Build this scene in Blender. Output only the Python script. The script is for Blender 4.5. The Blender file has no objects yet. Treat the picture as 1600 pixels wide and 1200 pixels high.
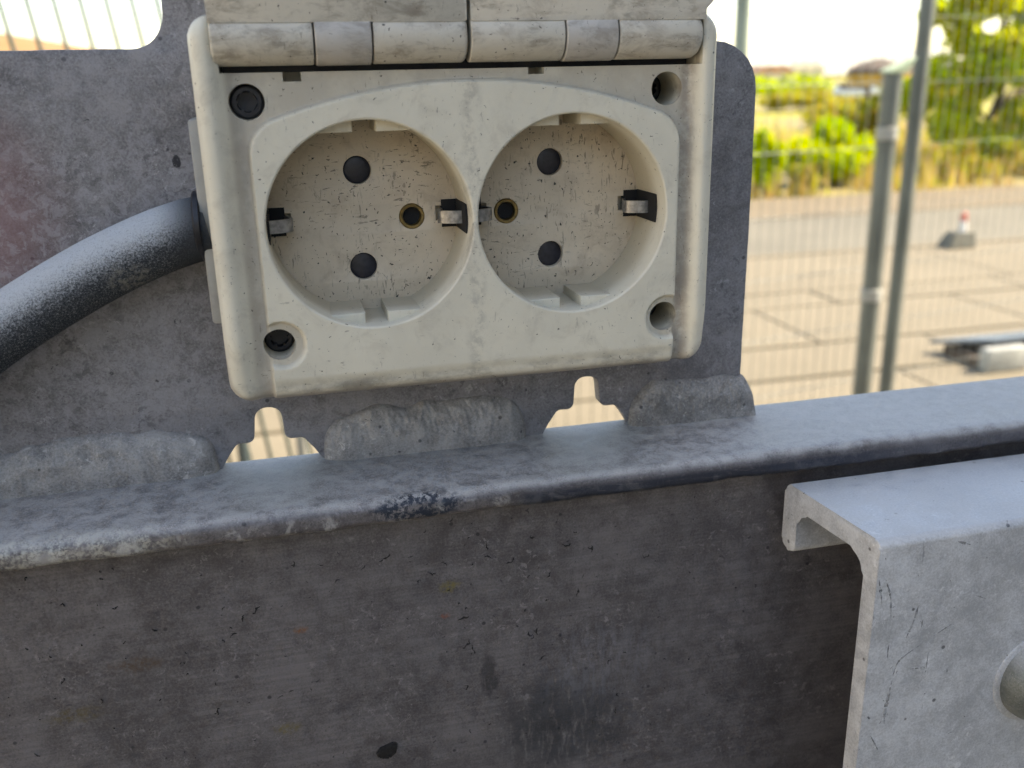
import bpy, bmesh, math, random
import numpy as np
from mathutils import Vector, Matrix, noise as mnoise

rng = random.Random(11)
scene = bpy.context.scene
COL = scene.collection
HZ = 1.574                      # height of the workpiece origin above the ground, metres
R = math.radians

# ------------------------------------------------------------------ camera
cam_d = bpy.data.cameras.new('camera')
cam = bpy.data.objects.new('camera', cam_d)
COL.objects.link(cam)
cam_d.sensor_width = 36.0
cam_d.lens = 32.69
cam_d.clip_start = 0.01
cam_d.clip_end = 5000
_p, _y, _r = 0.31462, -0.23515, -0.0229
_f = Vector((-math.sin(_y)*math.cos(_p), math.cos(_y)*math.cos(_p), -math.sin(_p)))
_ri = Vector((math.cos(_y), math.sin(_y), 0)); _up = _ri.cross(_f)
_R = _ri*math.cos(_r) + _up*math.sin(_r); _U = -_ri*math.sin(_r) + _up*math.cos(_r)
m = Matrix((_R, _U, -_f)).transposed().to_4x4()
m.translation = Vector((-0.03667, -0.18189, HZ + 0.02625))
cam.matrix_world = m
cam_d.dof.use_dof = True
cam_d.dof.focus_distance = 0.196
cam_d.dof.aperture_fstop = 18.5
scene.camera = cam

# ------------------------------------------------------------------ light
SUN_EL, SUN_DIR = 50, Vector((0.93, -0.16, 0)).normalized()     # horizontal direction towards the sun
world = bpy.data.worlds.new('World'); scene.world = world
world.use_nodes = True
wn = world.node_tree.nodes; wl = world.node_tree.links
sky = wn.new('ShaderNodeTexSky'); sky.sky_type = 'NISHITA'; sky.sun_disc = False
sky.sun_elevation = R(SUN_EL); sky.sun_rotation = math.atan2(SUN_DIR.x, SUN_DIR.y)
sky.air_density = 1.0; sky.dust_density = 1.0; sky.ozone_density = 1.0
wl.new(sky.outputs[0], wn['Background'].inputs[0]); wn['Background'].inputs[1].default_value = 0.15
sun_d = bpy.data.lights.new('sun', 'SUN'); sun_d.energy = 3.8; sun_d.angle = R(0.53); sun_d.color = (1, 0.95, 0.86)
sun = bpy.data.objects.new('sun', sun_d); COL.objects.link(sun)
sun.rotation_euler = (-(SUN_DIR*math.cos(R(SUN_EL)) + Vector((0, 0, math.sin(R(SUN_EL)))))).to_track_quat('-Z', 'Y').to_euler()
scene.view_settings.view_transform = 'Standard'; scene.view_settings.look = 'None'
scene.view_settings.gamma = 1; scene.view_settings.use_curve_mapping = False
scene.view_settings.exposure = 1.72
scene.view_settings.use_white_balance = True          # camera balanced for open shade
scene.view_settings.white_balance_temperature = 8000
scene.view_settings.white_balance_tint = 10
scene.render.engine = 'CYCLES'
scene.cycles.use_denoising = True
scene.cycles.max_bounces = 5
scene.cycles.adaptive_threshold = 0.025

# ------------------------------------------------------------------ helpers
def P(x, y, z):                 # millimetres at the workpiece -> metres in the world
    return (x*0.001, y*0.001, z*0.001 + HZ)

def tag(o, label=None, cat=None, group=None, kind=None):
    if label: o['label'] = label
    if cat: o['category'] = cat
    if group: o['group'] = group
    if kind: o['kind'] = kind
    return o

def empty(name, loc, label=None, cat=None, group=None):
    o = bpy.data.objects.new(name, None); COL.objects.link(o)
    o.location = loc; o.empty_display_size = 0.02
    return tag(o, label, cat, group)

def link(name, me, mat=None, parent=None):
    o = bpy.data.objects.new(name, me); COL.objects.link(o)
    if mat and not me.materials: me.materials.append(mat)
    if parent:
        o.parent = parent
        par = parent
        t = Vector((0, 0, 0)); M = Matrix.Identity(4)
        chain = []
        while par: chain.append(par); par = par.parent
        for q in reversed(chain): M = M @ q.matrix_parent_inverse @ q.matrix_basis
        o.matrix_parent_inverse = M.inverted()
    return o

def mesh(name, verts, faces, mat=None, parent=None, smooth=False, auto=None):
    me = bpy.data.meshes.new(name); me.from_pydata([tuple(v) for v in verts], [], faces); me.update()
    bm = bmesh.new(); bm.from_mesh(me); bmesh.ops.recalc_face_normals(bm, faces=bm.faces); bm.to_mesh(me); bm.free()
    if smooth: shade(me, auto)
    return link(name, me, mat, parent)

def shade(me, auto=None):
    me.polygons.foreach_set('use_smooth', [True]*len(me.polygons))
    if auto is not None: me.set_sharp_from_angle(angle=R(auto))
    me.update()

def from_bm(name, bm, mat=None, parent=None, smooth=False, auto=35):
    me = bpy.data.meshes.new(name); bmesh.ops.recalc_face_normals(bm, faces=bm.faces); bm.to_mesh(me); bm.free()
    if smooth: shade(me, auto)
    return link(name, me, mat, parent)

def bm_box(bm, x0, x1, y0, y1, z0, z1, conv=lambda *a: a, bevel=0, seg=2):
    vs = [bm.verts.new(conv(x, y, z)) for x in (x0, x1) for y in (y0, y1) for z in (z0, z1)]
    fs = [(0, 1, 3, 2), (4, 6, 7, 5), (0, 4, 5, 1), (2, 3, 7, 6), (0, 2, 6, 4), (1, 5, 7, 3)]
    ff = [bm.faces.new([vs[i] for i in f]) for f in fs]
    if bevel:
        es = list({e for f in ff for e in f.edges})
        bmesh.ops.bevel(bm, geom=es, offset=bevel, segments=seg, profile=0.5, affect='EDGES')

def box(name, x0, x1, y0, y1, z0, z1, mat, parent=None, conv=lambda *a: a, bevel=0, seg=2):
    bm = bmesh.new(); bm_box(bm, x0, x1, y0, y1, z0, z1, conv, bevel, seg)
    return from_bm(name, bm, mat, parent, smooth=bool(bevel), auto=40)

def lathe_mesh(profile, center, axis, n=48, conv=lambda *a: a, caps=True):
    """profile [(r, h)] along axis 'X','Y' or 'Z' from center; returns verts, faces"""
    vs, fs = [], []
    for r, h in profile:
        for k in range(n):
            a = 2*math.pi*k/n; c, s = r*math.cos(a), r*math.sin(a)
            if axis == 'Y': p = (center[0]+c, center[1]+h, center[2]+s)
            elif axis == 'X': p = (center[0]+h, center[1]+c, center[2]+s)
            else: p = (center[0]+c, center[1]+s, center[2]+h)
            vs.append(conv(*p))
    for i in range(len(profile)-1):
        for k in range(n):
            a, b = i*n+k, i*n+(k+1) % n
            fs.append((a, b, b+n, a+n))
    if caps:
        fs.append(tuple(range(n))); fs.append(tuple(range((len(profile)-1)*n, len(profile)*n)))
    return vs, fs

def lathe(name, profile, center, axis, mat, parent=None, n=48, conv=lambda *a: a, auto=35, caps=True):
    v, f = lathe_mesh(profile, center, axis, n, conv, caps)
    return mesh(name, v, f, mat, parent, True, auto)

def round_poly(pts, seg=6):
    """pts: (x, y, radius) -> list of 2D points with rounded corners"""
    out = []; n = len(pts)
    for i in range(n):
        x, y, r = pts[i]; a = Vector(pts[i-1][:2]); b = Vector((x, y)); c = Vector(pts[(i+1) % n][:2])
        if r <= 0: out.append((x, y)); continue
        d1 = (a-b); d2 = (c-b); l1, l2 = d1.length, d2.length; d1.normalize(); d2.normalize()
        ang = d1.angle(d2)
        t = min(r/max(math.tan(ang/2), 1e-4), 0.49*l1, 0.49*l2); rr = t*math.tan(ang/2)
        cen = b + (d1+d2).normalized()*(rr/max(math.sin(ang/2), 1e-4))
        p1 = b + d1*t; p2 = b + d2*t
        a1 = math.atan2(p1.y-cen.y, p1.x-cen.x); a2 = math.atan2(p2.y-cen.y, p2.x-cen.x)
        da = (a2-a1+math.pi) % (2*math.pi) - math.pi
        for k in range(seg+1):
            q = a1 + da*k/seg; out.append((cen.x+rr*math.cos(q), cen.y+rr*math.sin(q)))
    return out

def curve_plate(name, outlines, thick, bevel, conv, mat, parent=None):
    """flat plate with holes: outlines are 2D loops (mm), conv maps (u, v, w) mm -> world; w in +-thick/2"""
    cu = bpy.data.curves.new(name, 'CURVE'); cu.dimensions = '2D'; cu.fill_mode = 'BOTH'
    cu.extrude = thick/2 - bevel; cu.bevel_depth = bevel; cu.bevel_resolution = 1; cu.offset = -bevel
    for lp in outlines:
        s = cu.splines.new('POLY'); s.points.add(len(lp)-1); s.use_cyclic_u = True
        for p, (x, y) in zip(s.points, lp): p.co = (x, y, 0, 1)
    ob = bpy.data.objects.new('tmp', cu); COL.objects.link(ob)
    dg = bpy.context.evaluated_depsgraph_get()
    me = bpy.data.meshes.new_from_object(ob.evaluated_get(dg))
    bpy.data.objects.remove(ob); bpy.data.curves.remove(cu)
    me.name = name
    for v in me.vertices: v.co = conv(*v.co)
    bm = bmesh.new(); bm.from_mesh(me); bmesh.ops.remove_doubles(bm, verts=bm.verts, dist=1e-7)
    bmesh.ops.recalc_face_normals(bm, faces=bm.faces); bm.to_mesh(me); bm.free()
    shade(me, 30); me.materials.clear()
    return link(name, me, mat, parent)

def prism(name, pts, w0, w1, conv, mat, parent=None, bevel=0, auto=35):
    bm = bmesh.new()
    a = [bm.verts.new(conv(u, v, w0)) for u, v in pts]; b = [bm.verts.new(conv(u, v, w1)) for u, v in pts]
    n = len(pts); caps = [bm.faces.new(a), bm.faces.new(list(reversed(b)))]
    for i in range(n): bm.faces.new((a[i], a[(i+1) % n], b[(i+1) % n], b[i]))
    if bevel:
        es = list({e for f in caps for e in f.edges})
        bmesh.ops.bevel(bm, geom=es, offset=bevel, segments=2, profile=0.5, affect='EDGES', clamp_overlap=True)
    return from_bm(name, bm, mat, parent, True, auto)

def tube_mesh(path, radii, n=20, cap=True):
    vs, fs = [], []; path = [Vector(p) for p in path]
    if not hasattr(radii, '__len__'): radii = [radii]*len(path)
    ref = Vector((0, 0, 1)); N = len(path)
    for i, p in enumerate(path):
        t = (path[min(i+1, N-1)] - path[max(i-1, 0)]).normalized()
        u = t.cross(ref)
        if u.length < 1e-4: u = t.cross(Vector((0, 1, 0)))
        u.normalize(); w = u.cross(t).normalized()
        for k in range(n):
            a = 2*math.pi*k/n; vs.append(p + (u*math.cos(a) + w*math.sin(a))*radii[i])
    for i in range(N-1):
        for k in range(n):
            a, b = i*n+k, i*n+(k+1) % n; fs.append((a, b, b+n, a+n))
    if cap: fs.append(tuple(range(n))); fs.append(tuple(range((N-1)*n, N*n)))
    return vs, fs

def tube(name, path, radii, mat, parent=None, n=20):
    v, f = tube_mesh(path, radii, n); return mesh(name, v, f, mat, parent, True, 50)

def boolean(obj, cutters, op='DIFFERENCE'):
    for c in cutters:
        md = obj.modifiers.new('b', 'BOOLEAN'); md.operation = op; md.object = c; md.solver = 'EXACT'
    dg = bpy.context.evaluated_depsgraph_get()
    me = bpy.data.meshes.new_from_object(obj.evaluated_get(dg))
    obj.modifiers.clear(); old = obj.data; me.name = old.name; obj.data = me; bpy.data.meshes.remove(old)
    for c in cutters:
        cm = c.data; bpy.data.objects.remove(c); bpy.data.meshes.remove(cm)
    return obj

def spline(pts, n):
    out = []; pts = [Vector(p) for p in pts]; pts = [pts[0]*2-pts[1]] + pts + [pts[-1]*2-pts[-2]]
    for i in range(1, len(pts)-2):
        p0, p1, p2, p3 = pts[i-1:i+3]
        for k in range(n):
            t = k/n
            out.append(0.5*((2*p1) + (p2-p0)*t + (2*p0-5*p1+4*p2-p3)*t*t + (3*p1-p0-3*p2+p3)*t**3))
    out.append(pts[-2]); return out

def sstep(a, b, x):
    t = np.clip((x-a)/(b-a), 0, 1); return t*t*(3-2*t)

# ------------------------------------------------------------------ materials
class Mat:
    def __init__(s, name, mm=False):
        s.m = bpy.data.materials.new(name); s.m.use_nodes = True
        s.n = s.m.node_tree.nodes; s.l = s.m.node_tree.links
        s.b = s.n['Principled BSDF']; s.out = s.n['Material Output']
        tc = s.n.new('ShaderNodeTexCoord'); s.co = tc.outputs['Object']
        if mm:
            mp = s.n.new('ShaderNodeMapping'); mp.inputs['Scale'].default_value = (1000, 1000, 1000)
            mp.inputs['Location'].default_value = (0, 0, -HZ*1000); s.l.new(s.co, mp.inputs[0]); s.co = mp.outputs[0]
        s.xyz = None; s.cache = {}
    def set(s, key, v):
        i = s.b.inputs[key]
        if hasattr(v, 'is_linked') or isinstance(v, bpy.types.NodeSocket): s.l.new(v, i)
        elif isinstance(v, (tuple, list)): i.default_value = (*v[:3], 1)
        else: i.default_value = v
    def _in(s, sock, v):
        if isinstance(v, bpy.types.NodeSocket): s.l.new(v, sock)
        elif isinstance(v, (tuple, list)): sock.default_value = (*v[:3], 1) if len(sock.default_value) == 4 else v[:3]
        else: sock.default_value = v
    def scaled(s, sc, loc=(0, 0, 0), rot=(0, 0, 0)):
        mp = s.n.new('ShaderNodeMapping'); mp.inputs['Scale'].default_value = sc; mp.inputs['Location'].default_value = loc
        mp.inputs['Rotation'].default_value = rot
        s.l.new(s.co, mp.inputs[0]); return mp.outputs[0]
    def noise(s, scale, detail=4, rough=0.55, dist=0, co=None):
        key = (scale, detail, rough, dist, (co or s.co).node.name)
        if key in s.cache: return s.cache[key]
        t = s.n.new('ShaderNodeTexNoise'); s.l.new(co or s.co, t.inputs['Vector'])
        t.inputs['Scale'].default_value = scale; t.inputs['Detail'].default_value = detail
        t.inputs['Roughness'].default_value = rough; t.inputs['Distortion'].default_value = dist
        s.cache[key] = t.outputs['Fac']; return t.outputs['Fac']
    def voronoi(s, scale, feature='F1', co=None, rand=1):
        t = s.n.new('ShaderNodeTexVoronoi'); t.feature = feature; s.l.new(co or s.co, t.inputs['Vector'])
        t.inputs['Scale'].default_value = scale; t.inputs['Randomness'].default_value = rand
        return t.outputs['Distance']
    def ramp(s, f, a, b, lo=0.0, hi=1.0):
        t = s.n.new('ShaderNodeMapRange'); t.interpolation_type = 'SMOOTHSTEP'
        s.l.new(f, t.inputs[0]); t.inputs[1].default_value = a; t.inputs[2].default_value = b
        t.inputs[3].default_value = lo; t.inputs[4].default_value = hi; return t.outputs[0]
    def math(s, op, a, b=0.0):
        t = s.n.new('ShaderNodeMath'); t.operation = op; s._in(t.inputs[0], a); s._in(t.inputs[1], b); return t.outputs[0]
    def mul(s, *a):
        r = a[0]
        for x in a[1:]: r = s.math('MULTIPLY', r, x)
        return r
    def mix(s, f, a, b, mode='MIX'):
        t = s.n.new('ShaderNodeMix'); t.data_type = 'RGBA'; t.blend_type = mode
        s._in(t.inputs[0], f); s._in(t.inputs[6], a); s._in(t.inputs[7], b); return t.outputs[2]
    def sep(s):
        if s.xyz is None:
            t = s.n.new('ShaderNodeSeparateXYZ'); s.l.new(s.co, t.inputs[0]); s.xyz = t.outputs
        return s.xyz
    def blob(s, c, r, wob=0.3, nscale=0.3, soft=0.35):
        """1 inside an ellipsoid c, r with a noisy edge"""
        mp = s.scaled(tuple(1/q for q in r), tuple(-a/q for a, q in zip(c, r)))
        ln = s.n.new('ShaderNodeVectorMath'); ln.operation = 'LENGTH'; s.l.new(mp, ln.inputs[0])
        nz = s.noise(0.12 if nscale < 0.25 else 0.55, 5, 0.65)
        d = s.math('ADD', ln.outputs['Value'], s.mul(s.math('SUBTRACT', nz, 0.5), wob*2))
        return s.ramp(d, 1.0-soft, 1.0+soft, 1, 0)
    def bump(s, h, strength=0.3, dist=1.0, prev=None):
        t = s.n.new('ShaderNodeBump'); t.inputs['Strength'].default_value = strength; t.inputs['Distance'].default_value = dist
        s.l.new(h, t.inputs['Height'])
        if prev: s.l.new(prev, t.inputs['Normal'])
        s.l.new(t.outputs[0], s.b.inputs['Normal']); return t.outputs[0]

def plain(name, col, rough=0.6, metal=0.0, var=0.25, scale=8.0, bump=0.0):
    M = Mat(name); n = M.noise(scale, 5)
    c2 = tuple(max(0, c*(1-var)) for c in col); c3 = tuple(min(1, c*(1+var)) for c in col)
    M.set('Base Color', M.mix(M.ramp(n, 0.3, 0.7), c2, c3)); M.set('Roughness', rough); M.set('Metallic', metal)
    if bump: M.bump(n, bump, 0.02)
    return M.m

def metal_mat(name, dark, light, rough=0.5, metallic=0.35, extra=None, grain=1.0, speck=0.5, topdust_sky=0, flk=0.55):
    M = Mat(name, mm=True)
    big = M.noise(0.035, 3, 0.5); mid = M.noise(0.22, 5, 0.68, 0.4); fine = M.noise(2.0, 5, 0.75)
    f = M.math('ADD', M.mul(big, 0.30), M.math('ADD', M.mul(mid, 0.38), M.mul(fine, 0.46)))
    col = M.mix(M.ramp(f, 0.42, 0.70), dark, light)
    flake = M.mul(M.ramp(M.noise(0.55, 6, 0.75, 0.6), 0.56, 0.63), M.ramp(M.noise(0.06, 3), 0.42, 0.62))
    col = M.mix(M.mul(flake, flk), col, tuple(min(1, c*1.75) for c in light))
    sp = M.ramp(M.noise(3.4, 2, 0.5), 0.72, 0.78)
    col = M.mix(M.mul(sp, speck), col, (0.62, 0.63, 0.66))
    pit = M.mul(M.ramp(M.noise(0.75, 3, 0.6, 0.8), 0.69, 0.73), 0.8)
    col = M.mix(pit, col, (0.035, 0.035, 0.04))
    pv = M.ramp(M.voronoi(0.16), 0.05, 0.09, 1, 0)
    col = M.mix(M.mul(pv, 0.75), col, (0.03, 0.03, 0.035))
    if topdust_sky:  # dust on upward faces, strengthened to stand in for sky light
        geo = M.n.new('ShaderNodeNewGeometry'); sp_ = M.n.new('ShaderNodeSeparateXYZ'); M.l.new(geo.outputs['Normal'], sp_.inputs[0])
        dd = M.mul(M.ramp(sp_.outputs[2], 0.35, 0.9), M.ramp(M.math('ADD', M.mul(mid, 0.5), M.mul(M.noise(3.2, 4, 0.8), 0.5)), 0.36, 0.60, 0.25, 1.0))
        col = M.mix(M.mul(dd, topdust_sky), col, (0.46, 0.45, 0.432))
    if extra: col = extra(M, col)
    M.set('Base Color', col); M.set('Metallic', M.math('SUBTRACT', metallic, M.mul(dd, metallic*0.8)) if topdust_sky else metallic)
    rg = M.ramp(mid, 0.3, 0.7, rough-0.08, rough+0.12)
    M.set('Roughness', M.math('ADD', rg, M.mul(dd, 0.22)) if topdust_sky else rg)
    h = M.math('ADD', M.mul(mid, 0.9), M.math('ADD', M.mul(fine, 0.5), M.mul(pit, -0.3)))
    M.bump(h, 0.35*grain, 0.00045)
    return M.m

def plate_extra(M, col):
    red = M.blob((-96, 19, 4), (14, 60, 17), 0.25, 0.08, 0.6)
    col = M.mix(M.mul(red, 0.5), col, (0.20, 0.075, 0.085))
    spot = M.blob((-56.4, 19.5, 12.4), (0.8, 20, 1.3), 0.6, 0.9, 0.15)
    col = M.mix(spot, col, (0.02, 0.02, 0.025))
    wm = M.mul(M.ramp(M.noise(0.42, 7, 0.72, 0.7), 0.50, 0.56), M.blob((-72, 19, -14), (50, 60, 42), 0.5, 0.12, 0.7))
    col = M.mix(M.mul(wm, 0.42), col, (0.33, 0.325, 0.345))
    dk = M.mul(M.ramp(M.noise(0.33, 6, 0.7, 0.5), 0.56, 0.64), M.ramp(M.noise(0.03, 3), 0.4, 0.6))
    return M.mix(M.mul(dk, 0.5), col, (0.05, 0.047, 0.055))
def rail_extra(M, col):
    X, Y, Z = M.sep()
    front = M.ramp(Y, -6.6, -5.2, 1, 0)
    low = M.ramp(Z, -57.6, -55.6, 1, 0)
    # streaked dark band rubbed onto the nose of the flange
    st = M.noise(1.0, 6, 0.7, 0.3, M.scaled((0.14, 1.0, 1.6)))
    band = M.mul(low, M.ramp(X, 3, 9), M.ramp(X, 70, 120, 1, 0.35), M.ramp(st, 0.26, 0.46))
    up = M.ramp(Z, -61, -60, 0, 1)
    col = M.mix(M.mul(band, up, 0.92), col, (0.022, 0.028, 0.045))
    pt = M.mul(M.blob((-15.5, -7, -57), (9.5, 6, 2.6), 0.45, 0.5, 0.2), M.ramp(M.noise(0.7, 8, 0.75), 0.45, 0.53))
    col = M.mix(pt, col, (0.018, 0.026, 0.042))
    # chalky crust
    cr = M.mul(M.blob((-86, -7, -57), (24, 5, 3.4), 0.4, 0.2, 0.4), M.ramp(M.noise(0.35, 8, 0.7), 0.38, 0.55))
    col = M.mix(M.mul(cr, M.ramp(M.noise(1.2, 5, 0.75), 0.38, 0.58), 0.75), col, (0.50, 0.485, 0.42))
    cr2 = M.mul(low, up, M.ramp(X, 0, 8, 1, 0.15), M.ramp(M.noise(0.16, 8, 0.75, 0.5), 0.5, 0.6))
    col = M.mix(M.mul(cr2, 0.5), col, (0.52, 0.51, 0.49))
    # web: smudges
    web = M.ramp(Z, -61, -59.5, 1, 0)
    lines = M.noise(1.0, 3, 0.5, 0, M.scaled((0.02, 0.5, 1.3)))
    col = M.mix(M.mul(web, M.ramp(lines, 0.35, 0.65), 0.2), col, (0.045, 0.04, 0.04))
    fib = M.noise(1, 5, 0.7, 0.3, M.scaled((0.65, 0.5, 0.17), rot=(0, R(14), 0)))
    sm = M.mul(M.blob((18, -2, -121), (16, 8, 12.5), 0.8, 0.16, 0.5), M.ramp(fib, 0.32, 0.52))
    col = M.mix(M.mul(web, sm, 0.68), col, (0.03, 0.034, 0.04))
    sm2 = M.mul(M.blob((-0.5, -2, -104), (2.2, 8, 5), 0.5, 0.5, 0.25), M.ramp(fib, 0.35, 0.5))
    col = M.mix(M.mul(web, sm2, 0.6), col, (0.03, 0.03, 0.033))
    li = M.mul(M.blob((26, -2, -106), (14, 8, 11), 0.5, 0.14, 0.5), M.ramp(fib, 0.42, 0.6))
    col = M.mix(M.mul(web, li, 0.22), col, (0.26, 0.27, 0.32))
    for c, r, k in (((-75, -2, -87.3), (3.4, 6, 1.3), (0.10, 0.06, 0.03)), ((-88.5, -2, -97), (4, 6, 1.3), (0.12, 0.09, 0.03)),
                    ((-46.4, -2, -109), (2, 6, 1), (0.17, 0.13, 0.03)), ((-9, -2, -79.5), (1.8, 6, 1), (0.2, 0.16, 0.04)),
                    ((-10, -2, -86.6), (0.8, 6, 0.5), (0.3, 0.07, 0.02)), ((-41.4, -2, -84.7), (0.9, 6, 0.7), (0.25, 0.09, 0.02)),
                    ((-60, -2, -100), (2.2, 6, 0.8), (0.08, 0.07, 0.06))):
        col = M.mix(M.mul(web, M.blob(c, tuple(q*1.25 for q in r), 1.1, 0.5, 0.55), M.ramp(M.noise(0.9, 5, 0.7), 0.35, 0.62), 0.7), col, k)
    return col
def beam_extra(M, col):
    X, Y, Z = M.sep()
    sc = M.noise(1, 4, 0.6, 0.4, M.scaled((0.75, 0.75, 0.09), rot=(0, R(-24), 0)))
    m = M.mul(M.ramp(sc, 0.66, 0.70), M.blob((84, -38, -88), (14, 9, 22), 0.3, 0.1, 0.5))
    return M.mix(M.mul(m, 0.85), col, (0.05, 0.055, 0.06))

MT_plate = metal_mat('oxidised_aluminium_plate', (0.115, 0.11, 0.116), (0.28, 0.272, 0.282), 0.52, 0.18, plate_extra)
MT_rail = metal_mat('weathered_aluminium_rail', (0.082, 0.074, 0.077), (0.195, 0.18, 0.184), 0.42, 0.25, rail_extra, speck=0.35, topdust_sky=0.92)
MT_beam = metal_mat('light_aluminium_beam', (0.36, 0.365, 0.375), (0.62, 0.63, 0.645), 0.42, 0.25, beam_extra, grain=0.7, speck=0.9, topdust_sky=0.7, flk=0.3)
MT_weld = metal_mat('weld_metal', (0.14, 0.135, 0.13), (0.38, 0.365, 0.35), 0.5, 0.18, grain=1.6)
MT_bolt = metal_mat('dusty_bolt', (0.09, 0.10, 0.092), (0.21, 0.22, 0.21), 0.5, 0.3, speck=1.0, topdust_sky=0.9)

def plastic(name, clean, grime, amount=1.0, valley=False, dens=0.0, smear=0.0):
    M = Mat(name, mm=True)
    big = M.noise(0.05, 4, 0.6); col = M.mix(M.ramp(big, 0.3, 0.7), clean, tuple(c*0.9 for c in clean))
    cloud = M.mul(M.ramp(M.noise(0.16, 8, 0.7, 0.5), 0.48, 0.72), 0.38*amount)
    col = M.mix(cloud, col, grime)
    if valley:
        X, Y, Z = M.sep()
        vl = M.math('MAXIMUM', M.mul(M.ramp(X, -45.2, -43.0), M.ramp(X, -42.8, -41.2, 1, 0), 0.5),
                    M.mul(M.ramp(X, 42.9, 44.6), M.ramp(X, 45.4, 47.4, 1, 0)))
        vl = M.mul(vl, M.ramp(M.noise(0.3, 7, 0.7), 0.32, 0.62))
        col = M.mix(M.mul(vl, 0.8), col, (0.21, 0.16, 0.125))
        md = M.mul(M.ramp(M.math('ABSOLUTE', X), 0.3, 3.0, 1, 0), M.ramp(M.noise(0.35, 7, 0.75), 0.44, 0.62))
        col = M.mix(M.mul(md, 0.34), col, (0.16, 0.15, 0.14))
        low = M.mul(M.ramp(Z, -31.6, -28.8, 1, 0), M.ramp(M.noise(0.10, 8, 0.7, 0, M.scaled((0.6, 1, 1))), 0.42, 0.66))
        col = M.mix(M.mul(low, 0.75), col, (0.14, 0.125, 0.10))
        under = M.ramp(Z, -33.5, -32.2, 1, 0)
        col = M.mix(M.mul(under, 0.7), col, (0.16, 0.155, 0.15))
        out_ = None
        for cx_ in (-20.2, 20.8):
            mp_ = M.scaled((1/20.9, 0, 1/20.9), (-cx_/20.9, 0, -0.1/20.9)); ln_ = M.n.new('ShaderNodeVectorMath'); ln_.operation = 'LENGTH'; M.l.new(mp_, ln_.inputs[0])
            q_ = M.ramp(ln_.outputs['Value'], 0.995, 1.005); out_ = q_ if out_ is None else M.mul(out_, q_)
        rec = M.mul(out_, M.ramp(Y, 0.35, 1.5), M.ramp(Y, 2.4, 2.9, 1, 0), M.ramp(M.noise(0.12, 5, 0.65), 0.25, 0.6, 0.45, 1.0))
        col = M.mix(M.mul(rec, 0.62), col, (0.36, 0.315, 0.26))
        depth_shade = M.ramp(Y, 3.2, 9)  # shade deep in the wells put into the colour, darker and yellower
        col = M.mix(M.mul(depth_shade, 0.85), col, (0.47, 0.41, 0.30))
    if smear:
        sm = M.noise(1, 6, 0.72, 0.4, M.scaled((0.13, 0.3, 0.30)))
        col = M.mix(M.mul(M.ramp(sm, 0.48, 0.66), smear), col, (0.15, 0.12, 0.09))
    # scuffs: short stretched marks, two directions, and specks
    for sc, rt, th, am in (((1.5, 1.5, 0.32), 10, 0.655, 0.6), ((0.4, 1.5, 1.6), 3, 0.665, 0.65), ((0.9, 0.9, 0.22), -14, 0.66, 0.45)):
        nz = M.noise(1, 4, 0.65, 0.6, M.scaled(sc, rot=(0, R(rt), 0)))
        patch = M.ramp(M.noise(0.07, 3, 0.5, 0, M.scaled((1, 1, 1), loc=(rt*7, 3, rt))), 0.45, 0.62)
        col = M.mix(M.mul(M.ramp(nz, th-dens, th-dens+0.04), patch, am*amount*0.85), col, (0.12, 0.10, 0.08))
    col = M.mix(M.mul(M.ramp(M.noise(1.3, 3, 0.5, 0.5), 0.70-dens*0.7, 0.735-dens*0.7), 0.8*amount), col, (0.05, 0.045, 0.04))
    M.set('Base Color', col); M.set('Roughness', M.ramp(big, 0.3, 0.7, 0.38, 0.5)); M.set('Specular IOR Level', 0.4)
    M.set('Subsurface Weight', 0.0)
    M.bump(M.math('ADD', M.noise(0.5, 6, 0.6), M.mul(M.noise(2.5, 3), 0.25)), 0.15, 0.0004)
    return M.m
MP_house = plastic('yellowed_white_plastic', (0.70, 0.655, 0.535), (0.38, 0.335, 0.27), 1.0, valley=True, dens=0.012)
MP_lid = plastic('grey_white_lid_plastic', (0.60, 0.555, 0.465), (0.30, 0.25, 0.195), 1.5, dens=0.01, smear=0.5)
MP_knuckle = plastic('grey_hinge_plastic', (0.50, 0.47, 0.425), (0.26, 0.23, 0.20), 1.2, dens=0.0, smear=0.4)
MP_floor = plastic('ivory_contact_plate', (0.64, 0.545, 0.42), (0.38, 0.30, 0.22), 1.45, dens=0.062)
MP_flange = plastic('dusty_grey_flange', (0.36, 0.355, 0.33), (0.22, 0.21, 0.195), 1.0)
MP_shutter = plain('dark_shutter', (0.022, 0.021, 0.029), 0.35, 0, 0.3, 900)
MP_black = plain('black_plastic', (0.012, 0.012, 0.016), 0.4, 0, 0.4, 700)
MP_brass = plain('dull_brass', (0.21, 0.145, 0.055), 0.4, 0.7, 0.35, 800)
MP_steel = plain('spring_steel', (0.30, 0.295, 0.29), 0.38, 0.85, 0.3, 900)
MP_void = plain('inside_shade', (0.008, 0.008, 0.009), 0.8)  # near-black colour standing in for shade inside the pockets and sleeve

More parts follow.
